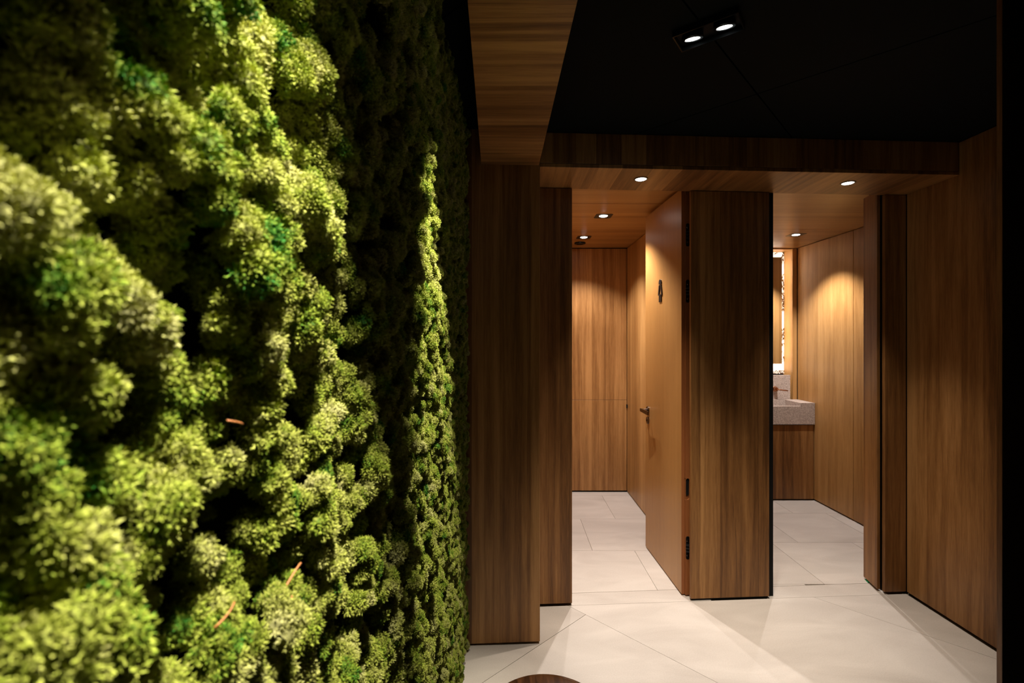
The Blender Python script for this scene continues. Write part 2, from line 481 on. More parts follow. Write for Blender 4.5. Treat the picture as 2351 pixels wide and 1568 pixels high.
# near right partition, shade put into its front colour, with a lighter edge
pn = struct(box('wall_near_right', 1.4085, WR - 0.002, 1.359, 1.372, 0.0, CEIL - 0.002, M['black']), 'dark partition edge at the right of the view', 'wall')
panel(pn, [(1.409, 1.3565), (WR - 0.003, 1.3565), (WR - 0.003, 1.3588), (1.409, 1.3588)], GAP, CEIL - 0.003, M['shaded_panel'], bevel=0)
box('edge_band', 1.407, 1.4082, 1.3565, 1.372, GAP, CEIL - 0.003, M['wood_v2'], pn)
# rear wall
wb = struct(box('wall_rear', -0.42, WR + 0.1, YB - 0.1, YB - 0.02, 0, CEIL, M['black']), 'wall behind the viewer', 'wall')
for i in range(3):
    x0 = -0.30 + 0.88 * i
    panel(wb, [(x0, YB - 0.019), (x0 + 0.876, YB - 0.019), (x0 + 0.876, YB), (x0, YB)], GAP, CEIL - 0.003, M['wood_v2'])

# beam --------------------------------------------------------------
bmx = struct(prism('beam', [(BL(YB), YB), (BR(YB), YB), (BR(2.3), 2.33), (BL(2.3), 2.31)], SOF + 0.02, CEIL, M['black']), 'wood clad ceiling beam running from the viewer to the column', 'beam')
ys = [YB, -0.3, 0.9, 2.1]
e0, e1 = G(-0.15) - 0.0015, G(0.132) - 0.0015
for a_, b_ in zip(ys, ys[1:]):
    panel(bmx, [(BL(a_), a_), (BR(a_), a_), (BR(b_), b_ - 0.0006), (BL(b_), b_ - 0.0006)], SOF, SOF + 0.019, M['wood_x'], bevel=0.0006)
panel(bmx, [(BL(2.1), 2.1), (BR(2.1), 2.1), (0.132, e1), (-0.151, e0)], SOF, SOF + 0.019, M['wood_x'], bevel=0.0006)
# lintel ------------------------------------------------------------
def H(x): return 2.355 + 0.0531 * (x - 0.138)
lt = struct(prism('lintel', [(0.142, H(0.142) + 0.021), (WR - 0.004, H(WR) + 0.021), (WR - 0.004, F(WR) + 0.05), (0.142, F(0.14) + 0.05)], SOF + 0.02, CEIL - 0.001, M['black']), 'wood clad lintel over the two doorways', 'lintel')
panel(lt, [(0.140, H(0.14)), (WR - 0.002, H(WR)), (WR - 0.002, H(WR) + 0.020), (0.140, H(0.14) + 0.020)], SOF + 0.021, CEIL - 0.002, M['wood_v'])
panel(lt, [(0.140, H(0.14)), (WR - 0.002, H(WR)), (WR - 0.002, F(WR) + 0.02), (0.140, F(0.14) + 0.02)], SOF, SOF + 0.019, M['wood_y'])

# left room (toilet) --------------------------------------------------
wt = struct(box('wall_toilet_back', 0.15, 1.16, 4.695, 4.8, 0, RC + 0.1, M['black']), 'back wall of the left room', 'wall')
panel(wt, [(0.205, 4.677), (1.136, 4.677), (1.136, 4.694), (0.205, 4.694)], GAP + 0.004, 0.912, M['wood_v2'])
panel(wt, [(0.205, 4.677), (1.136, 4.677), (1.136, 4.694), (0.205, 4.694)], 0.9145, RC - 0.01, M['wood_v2'])
wtl = struct(box('wall_toilet_left', 0.1, 0.184, 2.86, 4.8, 0, RC + 0.1, M['black']), 'left wall of the left room', 'wall')
panel(wtl, [(0.185, 2.87), (0.203, 2.87), (0.203, 4.675), (0.185, 4.675)], GAP, RC - 0.006, M['wood_soft'])
ct = struct(box('ceiling_toilet', 0.1, 1.16, F(0.6) + 0.02, 4.8, RC + 0.02, RC + 0.1, M['black']), 'wood clad ceiling of the left room', 'ceiling')
panel(ct, [(0.19, F(0.2) + 0.026), (1.153, F(1.15) + 0.026), (1.153, 3.166), (0.19, 3.166)], RC, RC + 0.019, M['wood_xs'])
panel(ct, [(0.19, 3.173), (1.153, 3.173), (1.153, 4.69), (0.19, 4.69)], RC, RC + 0.019, M['wood_xs'])
kh = tag(box('keyhole', 1.128, 1.1395, 4.655, 4.667, 0.835, 0.87, M['black'], None), 'tiny black lock fitting in the corner of the left room', 'lock')

# right room (washroom) ------------------------------------------------
w2r = struct(box('wall_washroom_right', 2.855, 2.95, 2.98, 4.85, 0, RC + 0.1, M['black']), 'right wall of the right room', 'wall')
for y0, y1 in ((2.985, 3.925), (3.929, 4.692)):
    panel(w2r, [(2.836, y0), (2.854, y0), (2.854, y1), (2.836, y1)], GAP, RC - 0.004, M['wood_soft'], bevel=0.0016)
w2l = struct(box('wall_washroom_back', 1.53, 2.95, 4.86, 4.95, 0, RC + 0.1, M['black']), 'back wall of the right room with a lit niche', 'wall')
# right return beside the niche
panel(w2l, [(2.788, 4.696), (2.8325, 4.696), (2.8325, 4.858), (2.788, 4.858)], GAP, RC - 0.004, M['wood_soft'])
panel(w2l, [(1.548, 4.696), (2.786, 4.696), (2.786, 4.715), (1.548, 4.715)], GAP, 0.70, M['wood_soft'])
panel(w2l, [(1.548, 4.70), (2.786, 4.70), (2.786, 4.858), (1.548, 4.858)], RC - 0.012, RC - 0.002, M['wood_soft'])
c2 = struct(box('ceiling_washroom', 1.5, 2.95, F(2.2) + 0.06, 4.95, RC + 0.02, RC + 0.1, M['black']), 'wood clad ceiling of the right room', 'ceiling')
panel(c2, [(1.545, F(1.54) + 0.12), (2.85, F(2.8) + 0.12), (2.85, 3.898), (1.545, 3.898)], RC, RC + 0.019, M['wood_xs'])
panel(c2, [(1.545, 3.902), (2.85, 3.902), (2.85, 4.86), (1.545, 4.86)], RC, RC + 0.019, M['wood_xs'])
panel(c2, [(1.545, F(1.54) + 0.024), (2.25, F(2.2) + 0.024), (2.25, F(2.2) + 0.117), (1.545, F(1.54) + 0.117)], RC - 0.018, RC + 0.018, M['wood_xs'])

# ------------------------------------------------------------------ lit niche panel with pressed plants
def plant_panel_mat():
    m, nt, b = new_mat('backlit_panel_with_pressed_plants')
    L = nt.links.new
    g = nt.nodes.new('ShaderNodeNewGeometry')
    n0 = nt.nodes.new('ShaderNodeTexNoise'); n0.inputs['Scale'].default_value = 9; n0.inputs['Detail'].default_value = 1; L(g.outputs['Position'], n0.inputs['Vector'])
    mp = nt.nodes.new('ShaderNodeMapping'); mp.inputs['Rotation'].default_value = (0, 0.6, 0); mp.inputs['Scale'].default_value = (75, 60, 30); L(g.outputs['Position'], mp.inputs[0])
    n1 = nt.nodes.new('ShaderNodeTexNoise'); n1.inputs['Scale'].default_value = 1.0; n1.inputs['Detail'].default_value = 4; n1.inputs['Distortion'].default_value = 1.5; L(mp.outputs[0], n1.inputs['Vector'])
    mask = math_node(nt, 'MULTIPLY', math_node(nt, 'GREATER_THAN', n0.outputs[0], 0.46), math_node(nt, 'GREATER_THAN', n1.outputs[0], 0.49))
    mix = nt.nodes.new('ShaderNodeMix'); mix.data_type = 'RGBA'; L(mask, mix.inputs[0])
    mix.inputs[6].default_value = (1.0, 0.90, 0.80, 1); mix.inputs[7].default_value = (0.06, 0.025, 0.008, 1)
    L(mix.outputs[2], b.inputs['Base Color']); L(mix.outputs[2], b.inputs['Emission Color'])
    b.inputs['Emission Strength'].default_value = 1.1
    b.inputs['Roughness'].default_value = 0.3
    return m
M['plants'] = plant_panel_mat()
M['added_led'] = emissive('added_led_strip', (1.0, 0.84, 0.58), 38.0)  # glow of the strips added behind the mirror
pp = thing('light_panel', 'glowing white panel with pressed brown plants behind the mirror', 'light panel', (2.17, 4.845, 1.16))
box('panel_sheet', 1.55, 2.784, 4.838, 4.85, 1.162, RC - 0.016, M['plants'], pp)
# mirror hung in front of the panel
mi = thing('mirror', 'tall frameless mirror standing off the glowing niche', 'mirror', (2.2, 4.74, 1.27))
box('glass', 1.72, 2.685, 4.70, 4.706, 1.27, 2.33, M['mirror'], mi, bevel=0.0008)
box('backing_board', 1.73, 2.675, 4.707, 4.722, 1.28, 2.32, M['wood_soft'], mi)
for x0, x1, z0, z1 in ((2.645, 2.655, 1.29, 2.31), (1.75, 2.64, 2.29, 2.30), (1.75, 2.64, 1.30, 1.31)):
    box('added_led_strip', x0, x1, 4.7235, 4.728, z0, z1, M['added_led'], mi)  # unseen strips, added to brighten the plant panel and the niche side
for x in (1.95, 2.45):
    for z in (1.45, 2.15):
        box('standoff', x - 0.01, x + 0.01, 4.723, 4.817, z - 0.01, z + 0.01, M['trimblack'], mi)

# ------------------------------------------------------------------ wash basin
va = thing('wash_basin', 'pinkish grey speckled stone trough basin with a cut down front rim', 'basin', (2.29, 4.55, 0.716))
bm = bmesh.new()
# trough as a watertight-looking set of slabs, joined
bx0, bx1, by0, by1, bz0, bz1 = 1.75, 2.833, 4.42, 4.694, 0.716, 0.917
add_box(bm, bx0, bx1, by0, by1, bz0, bz0 + 0.045)
add_box(bm, bx0, 1.86, by0, by1, bz0 + 0.045, bz1)
add_box(bm, 2.697, bx1, by0, by1, bz0 + 0.045, bz1)
add_box(bm, 1.86, 2.697, by0, by0 + 0.03, bz0 + 0.045, 0.886)
add_box(bm, 1.86, 2.697, by1 - 0.03, by1, bz0 + 0.045, bz1)
# sloping bed of the trough
vs = [bm.verts.new(p) for p in ((1.86, by0 + 0.03, 0.80), (2.697, by0 + 0.03, 0.80), (2.697, by1 - 0.03, 0.765), (1.86, by1 - 0.03, 0.765))]
bm.faces.new(vs)
bake(bm, 'trough', M['stone'], va)
bm = bmesh.new(); add_lathe(bm, [(0.022, 0), (0.022, 0.004), (0.018, 0.006), (0.004, 0.006)], 20, Matrix.Translation((2.29, 4.56, 0.779)))
bake(bm, 'drain', M['bronze'], va)
bs = tag(box('splashback', 1.75, 2.766, 4.696, 4.716, 0.9175, 1.158, M['stone'], None, bevel=0.001), 'low speckled stone splashback standing behind the basin', 'splashback')
vc = thing('vanity_cabinet', 'walnut toned wooden cabinet under the stone basin', 'cabinet', (2.29, 4.56, 0.0))
box('carcass', 1.76, 2.828, 4.452, 4.69, 0.0, 0.712, M['black'], vc)
box('door', 2.43, 2.829, 4.432, 4.451, 0.014, 0.708, M['wood_v'], vc, bevel=0.001)
box('door', 2.023, 2.4275, 4.432, 4.451, 0.014, 0.708, M['wood_v'], vc, bevel=0.001)
box('door', 1.752, 2.0205, 4.432, 4.451, 0.014, 0.708, M['wood_v'], vc, bevel=0.001)

# wall mixer
fa = thing('faucet', 'brushed bronze wall mixer with a slim lever on the splashback', 'faucet', (2.53, 4.694, 1.02))
rx = Matrix.Rotation(R(90), 4, 'X')
bm = bmesh.new(); add_lathe(bm, [(0.026, 0), (0.026, 0.004), (0.024, 0.006), (0.020, 0.006), (0.019, 0.03), (0.017, 0.033), (0.004, 0.033)], 28, Matrix.Translation((2.612, 4.6945, 1.02)) @ rx)
bake(bm, 'rosette', M['bronze'], fa, smooth=False)
bm = bmesh.new(); add_tube(bm, [(2.612, 4.655, 1.02), (2.64, 4.648, 1.016), (2.705, 4.632, 1.008)], [0.0075, 0.0065, 0.0055], 12)
bake(bm, 'lever', M['bronze'], fa, smooth=True)
bm = bmesh.new(); add_lathe(bm, [(0.024, 0), (0.024, 0.004), (0.022, 0.006), (0.004, 0.006)], 28, Matrix.Translation((2.45, 4.6945, 1.02)) @ rx)
bake(bm, 'spout_rosette', M['bronze'], fa)
bm = bmesh.new(); add_tube(bm, [(2.45, 4.69, 1.02), (2.45, 4.60, 1.02), (2.45, 4.55, 1.018), (2.45, 4.54, 1.008), (2.45, 4.54, 0.99)], 0.010, 14)
bake(bm, 'spout', M['bronze'], fa, smooth=True)

# ------------------------------------------------------------------ open door
# the leaf swings into the left room; hinge edge faces the viewer
HX, HY = 0.9975, 2.782        # visible corner of the hinge edge
FX, FY = 0.971, 3.434         # free edge
ux, uy = (FX - HX), (FY - HY)
ll = math.hypot(ux, uy); ux /= ll; uy /= ll        # along the leaf
nx, ny = uy, -ux                                    # across, to the right
def LP(s, t): return (HX + ux * s + nx * t, HY + uy * s + ny * t)
door = thing('door', 'open wooden door with a woman pictogram, swung into the left room', 'door', (*LP(0.02, 0.025), 0.009))
DZ0, DZ1 = 0.009, 2.395
prism('leaf', [LP(0.0015, 0.0015), LP(0.0015, 0.048), LP(ll, 0.048), LP(ll, 0.0015)], DZ0, DZ1, M['lipping'], door)
prism('face_veneer', [LP(0, 0), LP(0, 0.0014), LP(ll, 0.0014), LP(ll, 0)], DZ0, DZ1, M['wood_door'], door)
# hinge-edge lipping with a rebate step, split round the routed slot
def slot_box(z, hgt, wid=0.026, seg=8):
    """outline (t, z) of a round-ended slot centred on the wide lipping"""
    tc = 0.0325; r_ = wid / 2; pts = []
    for i in range(seg + 1):
        a = math.pi * i / seg
        pts.append((tc + r_ * math.cos(a), z + hgt / 2 - r_ + r_ * math.sin(a)))
    for i in range(seg + 1):
        a = math.pi + math.pi * i / seg
        pts.append((tc + r_ * math.cos(a), z - hgt / 2 + r_ + r_ * math.sin(a)))
    return pts
def edge_plate(name, pts, s0, s1, mat, parent, hole=None):
    bm = bmesh.new()
    a = [bm.verts.new((*LP(s0, t), z)) for t, z in pts]
    b = [bm.verts.new((*LP(s1, t), z)) for t, z in pts]
    n = len(pts)
    bm.faces.new(a); bm.faces.new(b[::-1])
    for i in range(n):
        bm.faces.new((a[i], b[i], b[(i + 1) % n], a[(i + 1) % n]))
    return bake(bm, name, mat, parent)
edge_plate('rebate_strip', [(0.0, DZ0), (0.0185, DZ0), (0.0185, DZ1), (0.0, DZ1)], -0.0005, 0.0012, M['lipping'], door)
# wide lipping stands 12 mm proud; its middle slot is left open
slotz, sloth = 0.629, 0.125
for z0, z1 in ((DZ0, slotz - sloth / 2 - 0.001), (slotz + sloth / 2 + 0.001, DZ1)):
    edge_plate('lipping', [(0.019, z0), (0.0495, z0), (0.0495, z1), (0.019, z1)], -0.012, 0.0012, M['lipping'], door)
# rounded surround of the slot
bm = bmesh.new()
outer = [(0.019, slotz - sloth / 2 - 0.001), (0.0495, slotz - sloth / 2 - 0.001), (0.0495, slotz + sloth / 2 + 0.001), (0.019, slotz + sloth / 2 + 0.001)]
inner = slot_box(slotz, sloth, 0.022)
fr_i = [bm.verts.new((*LP(-0.012, t), z)) for t, z in inner]
bk_i = [bm.verts.new((*LP(0.001, t), z)) for t, z in inner]
n = len(inner)
for i in range(n):
    bm.faces.new((fr_i[i], fr_i[(i + 1) % n], bk_i[(i + 1) % n], bk_i[i]))
# front ring: fan quads to the rectangle edge
def rim(t, z):
    tc = 0.03425
    if abs(z - slotz) <= sloth / 2 - 0.013: return (0.0495 if t > tc else 0.019, z)
    return (0.0495 if t > tc + 0.004 else (0.019 if t < tc - 0.004 else t), slotz + (sloth / 2 + 0.001) * (1 if z > slotz else -1))
fr_o = [bm.verts.new((*LP(-0.012, rim(t, z)[0]), rim(t, z)[1])) for t, z in inner]
for i in range(n):
    try: bm.faces.new((fr_i[i], fr_o[i], fr_o[(i + 1) % n], fr_i[(i + 1) % n]))
    except ValueError: pass
bake(bm, 'slot_surround', M['lipping'], door)
edge_plate('slot_recess', slot_box(slotz + 0.010, sloth - 0.024, 0.019), -0.004, 0.0008, M['black'], door)
# concealed hinges
for hz in (2.12, 1.79, 0.285):
    hg = edge_plate('hinge', slot_box(hz, 0.135, 0.022), -0.0135, -0.012, M['trimblack'], door)
    hg['label'] = 'black concealed hinge let into the door edge'
    a = LP(-0.0135, 0.0); bm = bmesh.new()
    for dz in (-0.042, 0.042):
        add_lathe(bm, [(0.0065, 0), (0.0065, 0.003), (0.005, 0.004), (0.002, 0.004), (0.002, 0.001)], 14, Matrix.Translation((*LP(-0.0136, 0.031), hz + dz)) @ rx)
    bake(bm, 'screw', M['nickel'], hg)
    bm = bmesh.new()
    p0 = LP(-0.014, 0.022); p1 = LP(-0.014, 0.052)
    for dz in (-0.018, 0.0, 0.018):
        add_tube(bm, [(p0[0], p0[1], hz + dz), (LP(-0.022, 0.042)[0], LP(-0.022, 0.042)[1], hz + dz), (p1[0] + 0.012, p1[1] - 0.002, hz + dz)], 0.0065, 8)
    bake(bm, 'hinge_arm', M['trimblack'], hg)

# handle: rosette, neck, flared triangular lever, and keyhole escutcheon below
def on_face(s, z, out):     # a point standing "out" from the veneer
    p = LP(s, -out); return Vector((p[0], p[1], z))
fn = Vector((-nx, -ny, 0)); al = Vector((ux, uy, 0))
mf = Matrix((( al.x, 0, fn.x, 0), (al.y, 0, fn.y, 0), (0, 1, 0, 0), (0, 0, 0, 1)))
hs = ll - 0.055
hd = bpy.data.objects.new('handle', None); C.objects.link(hd); hd.parent = door; hd.location = on_face(hs, 1.005, 0) - door.location
hd['label'] = 'smoked nickel lever handle'
bm = bmesh.new(); add_lathe(bm, [(0.026, 0), (0.026, 0.006), (0.024, 0.008), (0.010, 0.008), (0.010, 0.038), (0.009, 0.040)], 32, Matrix.Translation(on_face(hs, 1.005, 0.0)) @ mf)
bake(bm, 'rosette', M['nickel'], hd)
bm = bmesh.new()
lv = []
for (s, z, o_) in ((0.010, 0.011, 0.034), (0.010, -0.011, 0.034), (-0.118, -0.022, 0.034), (-0.118, 0.006, 0.034)):
    lv.append(on_face(hs + s, 1.005 + z, o_))
lv2 = [p + fn * t for p, t in zip(lv, (0.024, 0.024, 0.010, 0.010))]
va_ = [bm.verts.new(p) for p in lv]; vb_ = [bm.verts.new(p) for p in lv2]
bm.faces.new(va_); bm.faces.new(vb_[::-1])
for i in range(4): bm.faces.new((va_[i], vb_[i], vb_[(i + 1) % 4], va_[(i + 1) % 4]))
bmesh.ops.bevel(bm, geom=list(bm.edges), offset=0.002, segments=2, affect='EDGES')
bake(bm, 'lever', M['nickel'], hd)
bm = bmesh.new(); add_lathe(bm, [(0.026, 0), (0.026, 0.006), (0.024, 0.008), (0.008, 0.008), (0.008, 0.003)], 32, Matrix.Translation(on_face(hs, 0.93, 0.0)) @ mf)
es = bake(bm, 'keyhole_escutcheon', M['nickel'], door)

# pictogram: a woman made of bars
sg = thing('restroom_sign', 'raised black woman pictogram fixed on the open door', 'sign', on_face(0.345, 1.755, 0.001))
sc_ = 0.345
def bar(name, pts, o0=0.001, o1=0.006):
    bm = bmesh.new()
    a = [bm.verts.new(on_face(sc_ + s, z, o0)) for s, z in pts]; b = [bm.verts.new(on_face(sc_ + s, z, o1)) for s, z in pts]
    n = len(pts); bm.faces.new(a); bm.faces.new(b[::-1])
    for i in range(n): bm.faces.new((a[i], b[i], b[(i + 1) % n], a[(i + 1) % n]))
    return bake(bm, name, M['signblack'], sg)
hp = [(0.022, 1.873), (0.021, 1.886)] + [(0.021 * math.cos(R(a)), 1.887 + 0.017 * math.sin(R(a))) for a in range(15, 180, 15)] + [(-0.021, 1.886), (-0.022, 1.873)]
bar('head', hp)
bar('body', [(-0.006, 1.868), (-0.021, 1.868), (-0.036, 1.804), (-0.021, 1.804)])
bar('body', [(0.006, 1.868), (0.021, 1.868), (0.036, 1.804), (0.021, 1.804)])
bar('hem', [(-0.034, 1.806), (0.034, 1.806), (0.034, 1.800), (-0.034, 1.800)])
bar('leg', [(-0.004, 1.7995), (-0.020, 1.7995), (-0.020, 1.755), (-0.004, 1.755)])
bar('leg', [(0.004, 1.7995), (0.020, 1.7995), (0.020, 1.755), (0.004, 1.755)])

# ------------------------------------------------------------------ downlights
def square_downlight(x, y, z, label, kind, cat='downlight', tilt=(0, 0), scale=1.0):
    t = thing('downlight', label, cat, (x, y, z), 'square downlights')
    s = 0.062
    bm = bmesh.new()
    # square plate with a round hole
    n = 32
    ins, outs, inb = [], [], []
    for i in range(n):
        a = 2 * math.pi * (i + 0.5) / n
        c_, s_ = math.cos(a), math.sin(a); k = s / max(abs(c_), abs(s_))
        ins.append(bm.verts.new((x + 0.034 * c_, y + 0.034 * s_, z - 0.002)))
        outs.append(bm.verts.new((x + k * c_, y + k * s_, z - 0.002)))
        inb.append(bm.verts.new((x + 0.027 * c_, y + 0.027 * s_, z + 0.012)))
    top = [bm.verts.new((x + (s / max(abs(math.cos(2 * math.pi * (i + .5) / n)), abs(math.sin(2 * math.pi * (i + .5) / n)))) * math.cos(2 * math.pi * (i + .5) / n), y + (s / max(abs(math.cos(2 * math.pi * (i + .5) / n)), abs(math.sin(2 * math.pi * (i + .5) / n)))) * math.sin(2 * math.pi * (i + .5) / n), z)) for i in range(n)]
    for i in range(n):
        j = (i + 1) % n
        bm.faces.new((ins[i], ins[j], outs[j], outs[i])); bm.faces.new((ins[j], ins[i], inb[i], inb[j])); bm.faces.new((outs[i], outs[j], top[j], top[i]))
    bake(bm, 'trim', M['trimblack'], t)
    bm = bmesh.new(); add_lathe(bm, [(0.020, -0.0045), (0.030, -0.001), (0.030, 0.002)], 28, Matrix.Translation((x, y, z)))
    bake(bm, 'lens', M['lens'], t)
    spot(kind, (x, y, z - 0.012), (x + tilt[0], y + tilt[1], 0), t, scale)
    return t

square_downlight(0.675, 3.49, RC, 'square black downlight, the nearer one in the left room ceiling', 'toilet')
square_downlight(0.640, 4.21, RC, 'square black downlight, the farther one in the left room ceiling', 'toilet', scale=0.6)
square_downlight(2.47, 4.11, RC, 'square black downlight in the right room ceiling', 'washroom')

def round_downlight(x, y, z, label):
    t = thing('downlight', label, 'downlight', (x, y, z), 'round downlights in the lintel')
    bm = bmesh.new(); add_lathe(bm, [(0.030, 0.004), (0.037, 0.0), (0.037, -0.003), (0.030, -0.003), (0.028, 0.003)], 36, Matrix.Translation((x, y, z)), cap=False)
    bake(bm, 'trim', M['trimblack'], t)
    bm = bmesh.new(); add_lathe(bm, [(0.026, -0.003), (0.0285, -0.0015), (0.0285, -0.0004)], 28, Matrix.Translation((x, y, z)))
    bake(bm, 'lens', M['lens_soft'], t)
    spot('soffit', (x, y, z - 0.010), (x, y, 0), t)
round_downlight(0.691, 2.533, SOF, 'round black rimmed downlight in the lintel, before the left doorway')
round_downlight(1.845, 2.596, SOF, 'round black rimmed downlight in the lintel, before the right doorway')

# smoke detector / speaker disc in the left room ceiling
bm = bmesh.new(); add_lathe(bm, [(0.052, 0.0), (0.052, -0.010), (0.047, -0.014), (0.030, -0.014), (0.030, -0.011), (0.005, -0.011)], 32, Matrix.Translation((0.638, 4.44, RC)))
tag(bake(bm, 'ceiling_speaker', M['trimblack'], None), 'round black disc in the ceiling of the left room behind the lamps', 'speaker')

def twin_spotlight(cx, cy, ang, label, on=1.0):
    t = thing('spotlight', label, 'spotlight', (cx, cy, CEIL), 'twin spotlights in the black ceiling')
    mr = Matrix.Translation((cx, cy, CEIL)) @ Matrix.Rotation(ang, 4, 'Z')
    bm = bmesh.new()
    a, b = 0.102, 0.052
    for q in ((-a, a, -b, -b + 0.004), (-a, a, b - 0.004, b), (-a, -a + 0.004, -b + 0.004, b - 0.004), (a - 0.004, a, -b + 0.004, b - 0.004)):
        add_box(bm, q[0], q[1], q[2], q[3], -0.022, -0.0005)
    bmesh.ops.transform(bm, matrix=mr, verts=bm.verts)
    bake(bm, 'housing', M['housing'], t)
    bm = bmesh.new(); add_box(bm, -a + .004, a - .004, -b + .004, b - .004, -0.004, -0.0005); bmesh.ops.transform(bm, matrix=mr, verts=bm.verts)
    bake(bm, 'base_plate', M['trimblack'], t)
    for s in (-0.0505, 0.0505):
        hdp = mr @ Vector((s, 0, -0.014))
        down = Vector((0.12, 0.27, -1.0)).normalized()      # gimbals turned towards the doorways
        tm = Matrix.Translation(hdp) @ (-down).to_track_quat('Z', 'Y').to_matrix().to_4x4()
        bm = bmesh.new(); add_lathe(bm, [(0.034, 0.008), (0.036, -0.004), (0.033, -0.007), (0.025, -0.007), (0.0245, -0.003)], 32, tm)
        h_ = bake(bm, 'lamp_head', M['housing'], t)
        bm = bmesh.new(); add_lathe(bm, [(0.0225, -0.0055), (0.0235, -0.0045), (0.0235, -0.0035)], 28, tm)
        bake(bm, 'lens', M['lens_soft'], h_)
        spot('dual', hdp + down * 0.02, hdp + down, t, on)
twin_spotlight(0.651, 1.568, R(-36.5), 'black rectangular twin spotlight in the black ceiling, both lamps lit')

# spotlights let into the beam, tilted to the moss
def washer(x, y, tx, ty, tz, label, scale=1.0):
    t = thing('spotlight', label, 'spotlight', (x, y, SOF))
    bm = bmesh.new(); add_lathe(bm, [(0.030, 0.004), (0.037, 0.0), (0.037, -0.003), (0.030, -0.003), (0.028, 0.003)], 36, Matrix.Translation((x, y, SOF)), cap=False)
    bake(bm, 'trim', M['trimblack'], t)
    bm = bmesh.new(); add_lathe(bm, [(0.026, -0.003), (0.0285, -0.0015), (0.0285, -0.0004)], 28, Matrix.Translation((x, y, SOF)))
    bake(bm, 'lens', M['lens_soft'], t)
    spot('moss', (x, y, SOF - 0.012), (tx, ty, tz), t, scale)
washer(0.0, 1.13, -0.21, 1.34, 1.15, 'round spotlight in the beam tilted to the moss, the one nearer the column')
washer(0.0, 0.30, -0.21, 0.40, 1.20, 'round spotlight in the beam tilted to the moss, the one nearer the viewer', 1.1)

# ------------------------------------------------------------------ green felt scrap under the jamb
gf = tag(prism('felt_scrap', [(2.203, 2.925), (2.214, 2.965), (2.224, 2.965), (2.212, 2.925)], 0.0, 0.005, M['green'], None), 'small green scrap on the floor under the right door jamb', 'scrap')

# ------------------------------------------------------------------ stool
def lacquer():
    m, nt, b = new_mat('dark_lacquered_wood')
    L = nt.links.new
    g = nt.nodes.new('ShaderNodeNewGeometry')
    mp = nt.nodes.new('ShaderNodeMapping'); mp.inputs['Scale'].default_value = (30, 4, 4); L(g.outputs['Position'], mp.inputs[0])
    n1 = nt.nodes.new('ShaderNodeTexNoise'); n1.inputs['Scale'].default_value = 1.6; n1.inputs['Detail'].default_value = 5; n1.inputs['Distortion'].default_value = 1.0; L(mp.outputs[0], n1.inputs['Vector'])
    cr = nt.nodes.new('ShaderNodeValToRGB'); L(n1.outputs[0], cr.inputs[0])
    e = cr.color_ramp.elements
    e[0].position = 0.35; e[0].color = (0.022, 0.009, 0.004, 1)
    e[1].position = 0.72; e[1].color = (0.085, 0.033, 0.012, 1)
    L(cr.outputs[0], b.inputs['Base Color'])
    b.inputs['Roughness'].default_value = 0.22
    b.inputs['Coat Weight'].default_value = 0.4; b.inputs['Coat Roughness'].default_value = 0.08
    return m
M['lacquer'] = lacquer()
st = thing('stool', 'round dark brown lacquered wooden stool at the bottom edge of the view', 'stool', (0.100, 1.318, 0.0))
T0 = Matrix.Translation((0.100, 1.318, 0))
bm = bmesh.new()
add_lathe(bm, [(0.15, 0.405), (0.172, 0.408), (0.181, 0.416), (0.1835, 0.423), (0.1825, 0.427), (0.1855, 0.430), (0.186, 0.436), (0.1835, 0.441), (0.180, 0.4425), (0.1765, 0.4425), (0.173, 0.4455), (0.165, 0.4475), (0.12, 0.4485), (0.05, 0.4490), (0.004, 0.4490)], 72, T0)
bake(bm, 'seat', M['lacquer'], st, smooth=True)
for k in range(3):
    a = R(90 + 120 * k + 20)
    bm = bmesh.new()
    add_tube(bm, [(0.1 + 0.155 * math.cos(a), 1.318 + 0.155 * math.sin(a), 0.0), (0.1 + 0.14 * math.cos(a), 1.318 + 0.14 * math.sin(a), 0.2), (0.1 + 0.115 * math.cos(a), 1.318 + 0.115 * math.sin(a), 0.404)], [0.016, 0.021, 0.024], 16)
    bake(bm, 'leg', M['lacquer'], st, smooth=True)
bm = bmesh.new()
ring = [(0.1 + 0.146 * math.cos(R(i * 10)), 1.318 + 0.146 * math.sin(R(i * 10)), 0.16) for i in range(37)]
add_tube(bm, ring, 0.009, 8)
bake(bm, 'footrest_ring', M['lacquer'], st, smooth=True)

# ------------------------------------------------------------------ moss wall
rng = np.random.default_rng(7)
random.seed(7)

